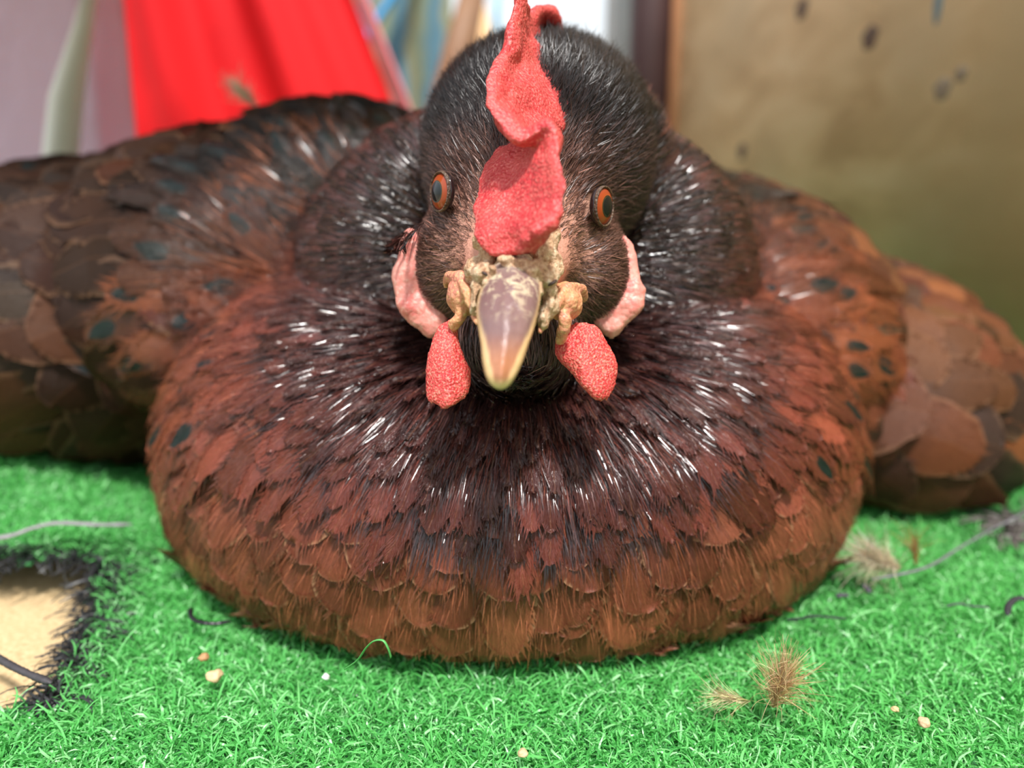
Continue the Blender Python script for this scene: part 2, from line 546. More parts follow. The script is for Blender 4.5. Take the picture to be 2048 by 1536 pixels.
up = np.maximum(sm((ph_[:, 2]-.070)/.035), .85*sm((ph_[:, 1]-.255)/.04))[:, None]
ch = ch*(1-up) + np.array([.016, .008, .007])*up
ch = ch*np.exp(R.normal(0, .3, (n, 1)))
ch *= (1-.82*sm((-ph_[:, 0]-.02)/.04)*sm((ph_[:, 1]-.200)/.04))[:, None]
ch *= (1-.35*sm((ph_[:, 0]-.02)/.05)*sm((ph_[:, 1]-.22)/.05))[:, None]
sidez = sm((np.abs(ph_[:, 0])-.028)/.02)
sp = (R.random(n) < .42*sidez*sm((rr-.055)/.02)).astype(float)
kp = ph_[:, 2] > gz(ph_[:, 0], ph_[:, 1])+.014
rear = (ph_[:, 1] > .262) | ((ph_[:, 1] > .24) & (ph_[:, 0] < -.05))
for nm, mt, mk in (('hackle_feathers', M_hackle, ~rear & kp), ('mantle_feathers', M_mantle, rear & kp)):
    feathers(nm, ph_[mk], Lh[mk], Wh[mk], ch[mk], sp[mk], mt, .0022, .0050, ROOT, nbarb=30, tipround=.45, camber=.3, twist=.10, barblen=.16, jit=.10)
acc = lambda p: ((rad_h(p) < .135) & (p[:, 1] < .28) & (p[:, 2] < .06) & (p[:, 2] > .014))*1.0
ps = face_samples(6500, acc); n = len(ps)
cs_ = lerpc(ps[:, 2], [(0, (.27, .095, .040)), (.04, (.25, .07, .035)), (.06, (.20, .05, .03))])*np.exp(R.normal(0, .5, (n, 1)))
strands('breast_barbs', ps, .0075*(1+R.normal(0, .25, n)), np.full(n, .00014), cs_, M_hair, .0030, np.full(n, .0030), ROOT, flow, K=4, jit=.16)
acc = lambda p: hack_acc(p)*(p[:, 1] < .25)
ps = face_samples(15000, acc); n = len(ps); rs_ = rad_h(ps)
cs_ = lerpc(rs_, [(.025, (.05, .02, .017)), (.05, (.14, .035, .025)), (.08, (.32, .09, .045)), (.11, (.36, .12, .05))])*np.exp(R.normal(0, .45, (n, 1)))
strands('hackle_barbs', ps, np.interp(rs_, [.025, .05, .1], [.005, .010, .015])*(1+R.normal(0, .25, n)), np.full(n, .00016), cs_, M_gloss, .0028, np.full(n, .0045), ROOT, flow, K=4, jit=.10)
acc = lambda p: ((rad_h(p) > .018) & (rad_h(p) < .058) & (p[:, 1] < .24) & ~is_head(p))*1.0
ps = face_samples(26000, acc); n = len(ps); rs_ = rad_h(ps)
cs_ = vary((.026, .011, .011), n, .5); q_ = R.random(n) < .12; cs_[q_] = cs_[q_]*3+.02
strands('nape_hairs', ps, np.interp(rs_, [.02, .035, .055], [.005, .0085, .012])*(1+R.normal(0, .25, n)), np.full(n, .00024), cs_, M_gloss, .0022, np.full(n, .0042), ROOT, flow, K=4, jit=.14)
print('feathers', len(pw), len(pb), len(ph_))

# ---- crown and face: fine hair-like feathers
CR = np.array(P(1035, 540, .132))
def flow_face(p):
    v = p-CR
    v = v*np.array([1, 1.1, 1]); return unit(v)
ax_face = lambda p: np.linalg.norm((p-FACE)/np.array([1.1, 1.6, 1.0]), axis=1)
def near_eye(p):
    r = np.full(len(p), 9.)
    for e in EYES: r = np.minimum(r, np.linalg.norm(p-np.array(e), axis=1))
    return r
EYE_L = P(886, 384, .1424); EYE_R = P(1202, 413, .1424)
EYES = (EYE_L, EYE_R)
acc = lambda p: ((head_e(p) < 1.12) | (crown_e(p) < 1.12) | (low_e(p) < 1.1)) * ((ax_face(p) > .0105) & ((near_eye(p) > .0039) | ((near_eye(p) > .0033) & (p[:, 2] > EYE_L.z-.0005))))*np.interp(ax_face(p), [.010, .016, .022, .030], [.15, .26, .55, 1.0])
pf = face_samples(120000, acc)
n = len(pf); af = ax_face(pf)
Lf = np.interp(af, [.010, .018, .03, .05], [.0014, .0030, .0044, .0078])*(1+R.normal(0, .2, n))
Wf = np.interp(af, [.010, .02, .04], [.00012, .00017, .00023])*(1+R.normal(0, .2, n))
cf = lerpc(af, [(.012, (.10, .045, .032)), (.020, (.065, .027, .020)), (.029, (.028, .012, .011)), (.038, (.013, .007, .008))])
zt = sm((pf[:, 2]-P(1045, 330, .145).z)/.008)[:, None]; cf = cf*(1-.72*zt)
lt = R.random(n) < .30
cf = cf*np.exp(R.normal(0, .4, (n, 1)))
cf[lt] = cf[lt]*2.2+np.array([.06, .035, .025])*(1-.75*zt[lt])
strands('head_feathers', pf, Lf, Wf, cf, M_hair, .0001, Lf*np.interp(af, [.018, .03], [.24, .60]), ROOT, flow_face, K=4, jit=.25)

# ------------------------------------------------------------------ flesh materials
def flesh(name, c1, c2, c3, bsc=1400, bd=.0006, rough=.42):
    m = Mat(name); co = m.coord()
    big = m.noise(160, co, 3, .55); fine = m.noise(bsc, co, 3, .65)
    vo = m.new('TexVoronoi'); vo.inputs['Scale'].default_value = bsc*.9; m.l.new(co, vo.inputs['Vector'])
    c = m.mix(m.ramp(big, [(.35, (0, 0, 0)), (.65, (1, 1, 1))]), c1, c2)
    c = m.mix(m.ramp(fine, [(.48, (0, 0, 0)), (.72, (1, 1, 1))]), c, c3)
    m.set(Base_Color=c, Roughness=rough, Specular_IOR_Level=.45)
    m.b.inputs['Subsurface Weight'].default_value = .12
    m.b.inputs['Subsurface Radius'].default_value = (1, .25, .15)
    m.b.inputs['Subsurface Scale'].default_value = .0015
    h = m.math('ADD', m.math('MULTIPLY', vo.outputs['Distance'], -1.0), m.math('MULTIPLY', fine, .9))
    m.bump(h, .55, bd)
    return m.m
M_comb = flesh('comb_flesh', (.50, .028, .036), (.60, .065, .062), (.76, .20, .17), 1900, .0004)
M_wattle = flesh('wattle_flesh', (.60, .036, .040), (.68, .075, .068), (.86, .34, .25), 2300, .0005)
M_ear = flesh('earlobe_flesh', (.72, .17, .15), (.82, .33, .27), (.86, .46, .38), 900, .0003)
M_lid = flesh('eyelid_skin', (.07, .042, .03), (.15, .09, .055), (.03, .018, .014), 1800, .0005, .5)
M_fold = flesh('mouth_skin', (.66, .30, .14), (.62, .22, .15), (.72, .46, .22), 1300, .0004, .4)

# ---- comb
def catmull(pts, n):
    pts = np.array(pts, float); m_ = len(pts)
    out = []
    for u in np.linspace(0, m_-1, n):
        i = min(int(u), m_-2); f = u-i
        p0 = pts[max(i-1, 0)]; p1 = pts[i]; p2 = pts[i+1]; p3 = pts[min(i+2, m_-1)]
        out.append(.5*((2*p1)+(-p0+p2)*f+(2*p0-5*p1+4*p2-p3)*f*f+(-p0+3*p1-3*p2+p3)*f**3))
    return np.array(out)
CB = [(1005,508,.124),(962,472,.127),(965,432,.130),(972,390,.134),(988,345,.137),(1018,310,.140),(1060,285,.146),(1104,262,.143),(1120,235,.1445),(1122,205,.146),(1116,180,.148),(1106,155,.151),(1096,130,.155),(1088,112,.160),(1080,98,.170),(1082,88,.174),(1088,84,.178),(1092,92,.180),(1092,115,.180),(1090,140,.178)]
CF = [(1068,508,.1185),(1100,462,.1165),(1124,415,.1150),(1136,370,.1145),(1124,318,.1155),(1117,280,.1175),(1096,250,.1185),(1040,282,.1195),(992,242,.1205),(966,202,.1215),(970,160,.1255),(984,122,.1295),(1010,98,.1325),(1022,45,.1345),(1037,-18,.137),(1050,30,.146),(1085,8,.156),(1113,38,.163),(1124,92,.169),(1106,128,.173)]
def thick_ribbon(Bp, Fp, NI, NJ, th0, th1, seg=None, amp=0):
    B = catmull([P(*q) for q in Bp], NI); F = catmull([P(*q) for q in Fp], NI)
    J = np.linspace(0, 1, NJ)
    G = B[:, None]*(1-J)[None, :, None] + F[:, None]*J[None, :, None]
    du = np.gradient(G, axis=0); dv = np.gradient(G, axis=1)
    for _ in range(3):
        du[1:-1] = (du[:-2]+du[1:-1]+du[2:])/3
    nn = unit(np.cross(du, dv))
    th = np.interp(J, [0, .4, .7, .9, 1], [th0, .0013, .0008, .0019, .0014])
    th = th*np.sqrt(np.clip(1-J**8, 0, 1))
    front = G+nn*th[None, :, None]; backs = G-nn*th[None, :, None]
    loop = np.concatenate([front, backs[:, ::-1]], 1)    # NI x 2NJ
    K = 2*NJ
    verts = loop.reshape(-1, 3)
    q = []
    for i in range(NI-1):
        for j in range(K):
            q.append([i*K+j, i*K+(j+1) % K, (i+1)*K+(j+1) % K, (i+1)*K+j])
    me = bpy.data.meshes.new('r')
    fs = q + [list(range(K))[::-1]] + [[(NI-1)*K+j for j in range(K)]]
    me.from_pydata([tuple(v) for v in verts], [], fs); me.update()
    b = bmesh.new(); b.from_mesh(me); bmesh.ops.recalc_face_normals(b, faces=b.faces); 
    bpy.data.meshes.remove(me)
    return b
b = thick_ribbon(CB, CF, 110, 12, .0026, .0013)
# fleshy base rooted on the forehead
for (x, y, d, rx, rz, ry) in ((1030, 487, .1275, 50, 27, .004), (1022, 440, .1315, 66, 48, .008), (1040, 385, .1335, 74, 52, .008), (1062, 320, .139, 56, 55, .008), (1090, 215, .153, 30, 50, .008), (1088, 150, .163, 28, 40, .008), (1085, 455, .128, 26, 22, .003),
    (1045, 497, .1185, 15, 12, .0015), (1058, 480, .1175, 17, 12, .0018), (1078, 464, .1165, 18, 12, .0018), (1100, 447, .1160, 18, 12, .0018), (1117, 425, .1158, 15, 14, .0018), (1000, 440, .1255, 16, 22, .0018), (1012, 400, .1260, 14, 18, .0015)):
    ell(b, P(x, y, d), (W(rx, d), ry, W(rz, d)), seg=20)
cm = remesh('comb', b, .0005, 3, disp=[(.0008, 170), (.0004, 380), (.0001, 1400)])
link('comb', cm, M_comb, ROOT)

# ---- pillow shapes (wattles, earlobes)
def pillow(name, outline, dfun, thick, mat, voxel=.0006, disp=None, rings=9, rimup=0):
    pts = catmull([(x, y, 0) for x, y in outline]+[(*outline[0], 0)], 72)[:-1, :2]
    cx, cy = pts.mean(0)
    n = len(pts); rs = np.linspace(1, 0, rings+1)[:-1]
    bm_ = bmesh.new()
    for sgn in (1, -1):
        rv = []
        for r in rs:
            prof_ = math.sqrt(max(0, 1-r**2.6)); prof_ *= (1 - rimup*(1-r))
            row = []
            for (x, y) in pts:
                X = cx+(x-cx)*r; Y = cy+(y-cy)*r
                row.append(bm_.verts.new(P(X, Y, dfun(X, Y) - sgn*thick*prof_)))
            rv.append(row)
        cvt = bm_.verts.new(P(cx, cy, dfun(cx, cy)-sgn*thick*(1-rimup)))
        for a_, b_ in zip(rv[:-1], rv[1:]):
            for i in range(n): bm_.faces.new((a_[i], a_[(i+1) % n], b_[(i+1) % n], b_[i]))
        for i in range(n): bm_.faces.new((rv[-1][i], rv[-1][(i+1) % n], cvt))
    bmesh.ops.remove_doubles(bm_, verts=bm_.verts, dist=1e-6)
    bmesh.ops.recalc_face_normals(bm_, faces=bm_.faces)
    me = remesh(name, bm_, voxel, 2, disp)
    return link(name, me, mat, ROOT)

wl_out = [(896,636),(874,652),(862,686),(854,724),(849,770),(852,802),(874,811),(887,821),(909,814),(934,792),(943,767),(945,739),(927,708),(917,677),(918,650),(912,632)]
pillow('wattle', wl_out, lambda x, y: .1345-(y-640)*.00002+abs(x-900)*.00004, .0016, M_wattle, .0005, [(.0006, 180), (.00012, 1400)])
wr_out = [(1150,640),(1128,655),(1109,684),(1111,712),(1127,736),(1156,767),(1177,783),(1190,799),(1202,803),(1221,796),(1234,767),(1235,730),(1224,699),(1206,664),(1184,645)]
pillow('wattle', wr_out, lambda x, y: .1345-(y-640)*.00002+abs(x-1170)*.00004, .0016, M_wattle, .0005, [(.0006, 180), (.00012, 1400)])
el_out = [(822,452),(800,478),(782,528),(778,567),(788,607),(815,642),(842,662),(872,676),(900,650),(890,610),(870,560),(850,500)]
pillow('earlobe', el_out, lambda x, y: .1505+(x-780)*.00002, .0028, M_ear, .0006, [(.0013, 150), (.0004, 420)], rimup=.45)
er_out = [(1238,472),(1262,486),(1275,515),(1289,567),(1288,595),(1278,630),(1252,652),(1222,672),(1180,650),(1195,610),(1205,560),(1218,500)]
pillow('earlobe', er_out, lambda x, y: .1505-(x-1290)*.00002, .0028, M_ear, .0006, [(.0013, 150), (.0004, 420)], rimup=.45)

# ---- eyes
mp_ = Mat('pupil'); mp_.set(Base_Color=(.004, .007, .009), Roughness=.12, Specular_IOR_Level=.4); M_pupil = mp_.m
def make_eye(c, facing, gaze):
    f = Vector(facing).normalized(); q = f.to_track_quat('Z', 'Y').to_matrix().to_4x4()
    r = .0038
    m = Mat('eye_iris'); co = m.coord('Object')
    s = m.new('SeparateXYZ'); m.l.new(co, s.inputs[0])
    rad = m.math('SQRT', m.math('ADD', m.math('MULTIPLY', s.outputs[0], s.outputs[0]), m.math('MULTIPLY', s.outputs[1], s.outputs[1])))
    rn = m.math('DIVIDE', rad, r)
    nzv = m.noise(1500, co, 3, .6)
    rn2 = m.math('ADD', rn, m.math('MULTIPLY', m.math('SUBTRACT', nzv, .5), .05))
    c_ = m.ramp(rn2, [(0, (.004, .006, .008)), (.46, (.005, .008, .010)), (.51, (.08, .07, .025)), (.57, (.34, .060, .012)), (.80, (.32, .045, .012)), (.88, (.20, .03, .012)), (.93, (.02, .01, .01))])
    m.set(Base_Color=c_, Roughness=.10, Specular_IOR_Level=.45, Coat_Weight=.15, Coat_Roughness=.02)
    b_ = bmesh.new(); bmesh.ops.create_uvsphere(b_, u_segments=48, v_segments=32, radius=r)
    for v in b_.verts:
        rr_ = math.hypot(v.co.x, v.co.y)
        v.co.z *= .38
        if v.co.z > 0: v.co.z += .0003*math.exp(-(rr_/.0028)**2)
    me = bpy.data.meshes.new('eye'); b_.to_mesh(me); b_.free()
    o = link('eye', me, m.m, ROOT)
    o.matrix_world = Matrix.Translation(c) @ q
    o.parent = ROOT; o.matrix_parent_inverse = Matrix.Translation(-Vector(ROOT.location))
    o.matrix_basis = Matrix.Translation(c) @ q
    # pupil: shallow dark disc on the front of the eye
    b3 = bmesh.new(); bmesh.ops.create_circle(b3, cap_ends=True, segments=36, radius=.00205)
    bmesh.ops.inset_region(b3, faces=b3.faces[:], thickness=.0007)
    for v in b3.verts:
        q_ = math.hypot(v.co.x, v.co.y)
        v.co.z = .38*math.sqrt(r*r-q_*q_)+.0003*math.exp(-(q_/.0028)**2)+.00004
    me3 = bpy.data.meshes.new('pupil'); b3.to_mesh(me3); b3.free()
    pu = link('pupil', me3, M_pupil); pu.parent = o
    # eyelid ring
    b2 = bmesh.new()
    N1, N2 = 56, 12
    grid = []
    for i in range(N1):
        a_ = 2*math.pi*i/N1
        row = []
        for j in range(N2):
            p2 = 2*math.pi*j/N2
            RR = .00366 + .00024*math.cos(p2)
            z_ = .0006 + .00045*math.sin(p2)
            ex = 1.0 - .06*abs(math.cos(a_))**2
            row.append(b2.verts.new(Vector((RR*math.cos(a_)*ex, RR*math.sin(a_), z_))))
        grid.append(row)
    for i in range(N1):
        for j in range(N2):
            b2.faces.new((grid[i][j], grid[(i+1) % N1][j], grid[(i+1) % N1][(j+1) % N2], grid[i][(j+1) % N2]))
    me2 = bpy.data.meshes.new('eyelid'); b2.to_mesh(me2); b2.free()
    e = link('eyelid', me2, M_lid, ROOT); e.matrix_basis = Matrix.Translation(c) @ q
make_eye(EYE_L, (-.82, -.57, .05), 0)
make_eye(EYE_R, (.82, -.57, .0), 0)

# ---- upper beak
rows = [(508,1032,26,.1235),(522,1031,38,.1215),(545,1028,50,.1190),(570,1024,59,.1165),(600,1018,63,.1140),(630,1014,61,.1120),(661,1012,55,.1105),(692,1009,47,.1092),(724,1005,40,.1083),(750,1002,31,.1079),(766,1001,22,.1082),(775,1001,12,.1088),(779,1001,4,.1096)]
rc = catmull(rows, 60)
b = bmesh.new(); K = 40; prev = None; rings_ = []
for (py, cx, hw, df) in rc:
    row = []
    hw = max(hw, 2); ry = W(hw, df)*1.05
    for j in range(K):
        a_ = 2*math.pi*j/K
        ca, sa = math.cos(a_), math.sin(a_)
        x = hw*ca
        dd = df + ry*(1-sa) if sa > 0 else df+ry*(1-.35*sa)
        # gentle keel along the culmen
        dd -= .0006*math.exp(-(ca/.22)**2)*(1 if sa > 0 else 0)
        row.append(b.verts.new(P(cx+x, py, dd)))
    rings_.append(row)
for a_, b_ in zip(rings_[:-1], rings_[1:]):
    for j in range(K): b.faces.new((a_[j], a_[(j+1) % K], b_[(j+1) % K], b_[j]))
b.faces.new(rings_[0]); b.faces.new(rings_[-1][::-1])
bmesh.ops.recalc_face_normals(b, faces=b.faces)
me = bpy.data.meshes.new('upper_beak'); b.to_mesh(me); b.free()
# pigment: horn colour by position on the beak
nvb = len(me.vertices); colb = np.zeros((nvb, 4)); 
ia = np.repeat(np.arange(60), K); ja = np.tile(np.arange(K), 60)
tt_ = ia/59; ca = np.abs(np.cos(2*np.pi*ja/K))
cream = np.array([.86, .56, .27]); plum = np.array([.15, .075, .080]); tan_ = np.array([.42, .15, .06]); grey = np.array([.26, .20, .17])
cc = np.array(plum)*np.ones((nvb, 3))
k_ = sm((tt_-.48)/.22)[:, None]; cc = cc*(1-k_)+tan_*k_
k_ = sm((.22-tt_)/.15)[:, None]; cc = cc*(1-k_)+grey*k_
k_ = np.maximum(sm((tt_-.76)/.12), sm((ca-(.88-.45*sm((tt_-.35)/.5)))/.14))[:, None]; cc = cc*(1-k_)+cream*k_
colb[:, :3] = cc; colb[:, 3] = 1
col_attr(me, colb)
m = Mat('horn'); co = m.coord()
mp = m.new('Mapping'); mp.inputs['Scale'].default_value = (1, .35, .35); m.l.new(co, mp.inputs[0])
st1 = m.noise(700, mp.outputs[0], 4, .6); sc = m.noise(420, co, 5, .7, 1.0)
c = m.mix(m.math('MULTIPLY', st1, .20), m.attr('Col').outputs['Color'], (.62, .42, .34))
sepz = m.new('SeparateXYZ'); m.l.new(co, sepz.inputs[0])
zc = P(1020, 600, .114).z
crust = m.math('MULTIPLY', m.ramp(sc, [(.50, (0, 0, 0)), (.60, (1, 1, 1))]), m.math('MULTIPLY', m.math('SUBTRACT', sepz.outputs[2], zc-.0035), 160, clamp=True))
c = m.mix(m.math('MULTIPLY', crust, .75), c, (.72, .62, .40))
m.set(Base_Color=c, Roughness=m.math('MULTIPLY_ADD', crust, .25, .22), Specular_IOR_Level=.6)
m.b.inputs['Subsurface Weight'].default_value = .05
m.b.inputs['Subsurface Scale'].default_value = .001
m.bump(m.math('ADD', sc, m.math('MULTIPLY', st1, .3)), .5, .0005)
link('upper_beak', me, m.m, ROOT)
M_horn = m.m

# lower beak tucked behind the upper
b = bmesh.new()
ell(b, P(1006, 690, .1215), (W(42, .12), .0050, W(62, .12)), (.25, 0, 0), 24)
ell(b, P(1015, 640, .128), (W(62, .125), .006, W(40, .125)), seg=24)
me = remesh('lower_beak', b, .0006, 3)
col_attr(me, np.tile(np.array([[.50, .32, .14, 1]]), (len(me.vertices), 1)))
link('lower_beak', me, M_horn, ROOT)

# crusty cere round the nostrils
m = Mat('cere_crust'); co = m.coord()
a_ = m.noise(700, co, 5, .7); b_ = m.noise(1700, co, 3, .7)
c = m.ramp(a_, [(.30, (.26, .11, .07)), (.43, (.60, .33, .18)), (.56, (.82, .56, .34)), (.70, (.92, .76, .58))])
m.set(Base_Color=c, Roughness=.32, Specular_IOR_Level=.7); m.bump(m.math('ADD', a_, m.math('MULTIPLY', b_, .6)), 1.0, .0012)
M_cere = m.m
b = bmesh.new()
for (x, y, d, rx, rz, ry) in ((978,512,.1285,22,34,.0035),(968,545,.1255,26,20,.004),(990,560,.1225,22,26,.003),(955,575,.1270,16,26,.004),(1082,508,.1280,26,30,.0035),(1100,492,.1295,18,28,.003),
    (1068,545,.1235,26,28,.003),(1092,555,.1255,26,24,.004),(1098,585,.1265,18,24,.004),(1100,612,.1260,16,22,.004),(1030,540,.1225,34,22,.003),(950,605,.1250,10,28,.003),(984,540,.1198,12,13,.0010),(1066,545,.1200,13,13,.0010),(972,565,.1202,9,14,.0010),(1078,575,.1200,9,15,.0010),(1010,520,.1205,16,8,.0010),(1050,522,.1205,14,9,.0010),(968,482,.1300,22,24,.003),(1098,468,.1310,20,24,.003),(1112,530,.1290,16,30,.003),(948,540,.1300,16,30,.003),(1085,640,.124,12,20,.003)):
    ell(b, P(x, y, d), (W(rx, d), ry, W(rz, d)), seg=18)
me = remesh('cere', b, .0004, 2, [(.0009, 380), (.0004, 1100)])
cere = link('cere', me, M_cere, ROOT)
# nostrils as dark slits
M_nos = simple('nostril_dark', (.04, .018, .012), .6)
for (x, y) in ((972, 548), (1104, 566)):
    b = bmesh.new(); ell(b, P(x, y, .1226), (W(12, .123), .0012, W(4, .123)), (0, .55 if x < 1000 else -.5, 0), 14)
    me = bpy.data.meshes.new('nostril'); b.to_mesh(me); b.free()
    no_ = link('nostril', me, M_nos); no_.parent = cere

def tube(bm_, pts, rad, seg=12, cap=True, flat=1.0):
    pts = [Vector(p) for p in pts]; n = len(pts); rows_ = []
    if not hasattr(rad, '__len__'): rad = [rad]*n
    ref = Vector((0, 0, 1))
    t0 = (pts[1]-pts[0]).normalized()
    if abs(t0.dot(ref)) > .9: ref = Vector((1, 0, 0))
    s = t0.cross(ref).normalized()
    for i, p in enumerate(pts):
        t = (pts[min(i+1, n-1)]-pts[max(i-1, 0)]).normalized()
        s = (s - t*s.dot(t)).normalized(); u = t.cross(s)
        rows_.append([bm_.verts.new(p+(s*math.cos(2*math.pi*j/seg)+u*math.sin(2*math.pi*j/seg)*flat)*rad[i]) for j in range(seg)])
    for a1, b1 in zip(rows_[:-1], rows_[1:]):
        for j in range(seg): bm_.faces.new((a1[j], a1[(j+1) % seg], b1[(j+1) % seg], b1[j]))
    if cap:
        bm_.faces.new(rows_[0][::-1]); bm_.faces.new(rows_[-1])
def ctube(bm_, pix, rad, n=24, **kw):
    pts = catmull([P(*q) for q in pix], n)
    if hasattr(rad, '__len__'): rad = list(np.interp(np.linspace(0, 1, n), np.linspace(0, 1, len(rad)), rad))
    tube(bm_, pts, rad, **kw)

# mouth corner folds (> one per side)
for side_ in (0, 1):
    b = bmesh.new()
    if side_ == 0:
        ctube(b, [(893,572,0.1404),(896,556,0.1374),(915,553,0.1334),(928,568,0.1304),(936,592,0.1284),(945,618,0.1264),(955,650,0.1234)], [0.00062,0.00101,0.00125,0.00109,0.00094,0.00070,0.00047])
        ctube(b, [(914,592,0.1354),(922,615,0.1324),(918,640,0.1324),(902,655,0.1334)], [0.00094,0.00117,0.00117,0.00101])
        ell(b, P(928, 592, .1350), (W(36, .13), .005, W(42, .13)))
    else:
        ctube(b, [(1166,602,0.1404),(1164,582,0.1374),(1143,578,0.1334),(1122,590,0.1304),(1110,615,0.1284),(1092,640,0.1254),(1078,665,0.1224)], [0.00062,0.00101,0.00125,0.00109,0.00094,0.00070,0.00047])
        ctube(b, [(1118,612,0.1324),(1128,635,0.1304),(1126,662,0.1314),(1118,684,0.1334)], [0.00094,0.00125,0.00125,0.00086])
        ell(b, P(1128, 604, .1350), (W(38, .13), .005, W(42, .13)))
    me = remesh('mouth_fold', b, .0004, 2, [(.0004, 500)])
    link('mouth_fold', me, M_fold, ROOT)

# dark bristly beard under the beak
acc = lambda p: (((p[:, 2]-P(1035, 690, .150).z) < .006) & (np.abs(p[:, 0]-P(1045, 0, .15).x) < .018) & (rad_h(p) < .034) & (p[:, 1] < HC[1]+.002)).astype(float)
pbd = face_samples(14000, acc); n = len(pbd)
strands('beard', pbd, .010*(1+R.normal(0, .2, n)), np.full(n, .00022), vary((.085, .045, .040), n, .7), M_hair, .0004, np.full(n, .0045), ROOT, lambda p: unit(np.array([0, -.35, -1.0])+(p-HC)*np.array([12, 0, 0])), K=4, jit=.15)
# pale down tuft caught on the back
b_pts = P(520, 255, .27)

# ------------------------------------------------------------------ floor, turf
m = Mat('floor_board'); co = m.coord()
g1 = m.noise(900, co, 5, .65); g2 = m.noise(60, co, 3)
c = m.ramp(g1, [(.3, (.36, .22, .10)), (.5, (.62, .43, .22)), (.68, (.80, .64, .40))])
m.set(Base_Color=m.mix(g2, c, (.66, .47, .25)), Roughness=.8); m.bump(g1, .7, .001)
b = bmesh.new(); bmesh.ops.create_cube(b, size=1, matrix=Matrix.Translation((0.0, .36, -.011)) @ Matrix.Diagonal((.66, .80, .018, 1)))
me = bpy.data.meshes.new('floor'); b.to_mesh(me); b.free()
tag(link('floor', me, m.m, None, False), kind='structure')

TURF = empty('turf_mat', (0, .2, 0))
tag(TURF, 'bright green artificial turf mat with curly plastic blades under the hen', 'artificial grass')
# torn hole polygon edge (world): keep blades out
def hole(x, y):
    xr = np.interp(y, [.128, .136, .150, .165, .185, .190], [-.088, -.097, -.099, -.103, -.112, -.122])
    xr = xr + .0015*np.sin(y*900)+.001*np.sin(y*2300)
    yb = .1345+.002*np.sin(x*300); yt = .187+.0022*np.sin(x*260+1)
    return (x < xr) & (y > yb) & (y < yt) & (x > -.30)
def hole_d(x, y):
    xr = np.interp(y, [.128, .136, .150, .165, .185, .190], [-.088, -.097, -.099, -.103, -.112, -.122])
    return np.maximum(np.maximum(x-xr, .1345-y), y-.187)
def hole2(x, y): return ((x-.162)/.010)**2+((y-.217)/.013)**2
nx, ny = 330, 340
xs = np.linspace(-.31, .31, nx); ys = np.linspace(-.02, .74, ny)
X, Y = np.meshgrid(xs, ys, indexing='ij'); Z = gz(X, Y)+.0012
V = np.stack([X, Y, Z], -1).reshape(-1, 3)
I, Jx = np.meshgrid(np.arange(nx-1), np.arange(ny-1), indexing='ij')
f = np.stack([I*ny+Jx, (I+1)*ny+Jx, (I+1)*ny+Jx+1, I*ny+Jx+1], -1).reshape(-1, 4)
fc = V[f].mean(1)
f = f[~hole(fc[:, 0], fc[:, 1])]
m = Mat('turf_backing'); nb = m.noise(700, m.coord(), 4)
m.set(Base_Color=m.mix(m.ramp(nb, [(.4, (0, 0, 0)), (.6, (1, 1, 1))]), (.02, .10, .03), (.05, .25, .07)), Roughness=.8)
link('backing', np_mesh('backing', V, f), m.m, TURF)

def blades(N, xr, yr, lenm, rng):
    x = rng.uniform(*xr, N); y = rng.uniform(*yr, N)
    return x, y
def turf_blades(name, x, y, L0, W0, par, mat, hmin=.3):
    N = len(x); K = 6
    z = gz(x, y)+.001
    L = L0*np.exp(R.normal(0, .25, N)); 
    az = R.uniform(0, 2*np.pi, N); dk_ = R.normal(0, 1.7, N)
    el = R.uniform(.9, 1.55, N); de = -R.uniform(.6, 3.6, N)
    pos = np.stack([x, y, z], 1); cl = [pos]
    for k in range(K-1):
        t = (k+.5)/(K-1)
        e = el+de*t; a = az+dk_*t
        d = np.stack([np.cos(e)*np.cos(a), np.cos(e)*np.sin(a), np.sin(e)], 1)
        pos = pos + d*(L/(K-1))[:, None]; cl.append(pos)
    cl = np.stack(cl, 1)
    fl = gz(cl[..., 0], cl[..., 1])+.0012; cl[..., 2] = np.maximum(cl[..., 2], fl)
    tw = az[:, None]+np.pi/2+R.normal(0, .5, N)[:, None]+np.linspace(0, 1, K)[None]*R.normal(0, 1.0, N)[:, None]
    tilt = R.normal(0, .4, N)[:, None]
    side = np.stack([np.cos(tw)*np.cos(tilt), np.sin(tw)*np.cos(tilt), np.sin(tilt)+0*tw], -1)
    w = (W0*np.exp(R.normal(0, .2, N)))[:, None]*np.array([.8, 1, 1, 1, .85, .4])[None]
    V = np.stack([cl-side*w[..., None]/2, cl+side*w[..., None]/2], 2).reshape(-1, 3)
    q = np.array([[2*i, 2*i+1, 2*i+3, 2*i+2] for i in range(K-1)])
    F = (np.arange(N)[:, None, None]*2*K+q[None]).reshape(-1, 4)
    me = np_mesh(name, V, F)
    t = R.random(N)
    c = lerpc(t, [(0, (.07, .36, .075)), (.4, (.13, .54, .13)), (.8, (.20, .66, .19)), (1, (.42, .82, .40))])
    c4 = np.repeat(np.concatenate([c, np.ones((N, 1))], 1), 2*K, 0)
    col_attr(me, c4)
    o = link(name, me, mat, par)
    return o
m = Mat('turf_blade'); ca_ = m.attr('Col').outputs['Color']
m.set(Base_Color=ca_, Roughness=.32, Specular_IOR_Level=.5)
tr = m.new('BsdfTranslucent'); m.l.new(ca_, tr.inputs[0])
mx = m.new('MixShader'); mx.inputs[0].default_value = .35
m.l.new(m.b.outputs[0], mx.inputs[1]); m.l.new(tr.outputs[0], mx.inputs[2]); m.l.new(mx.outputs[0], m.out.inputs[0])
M_blade = m.m

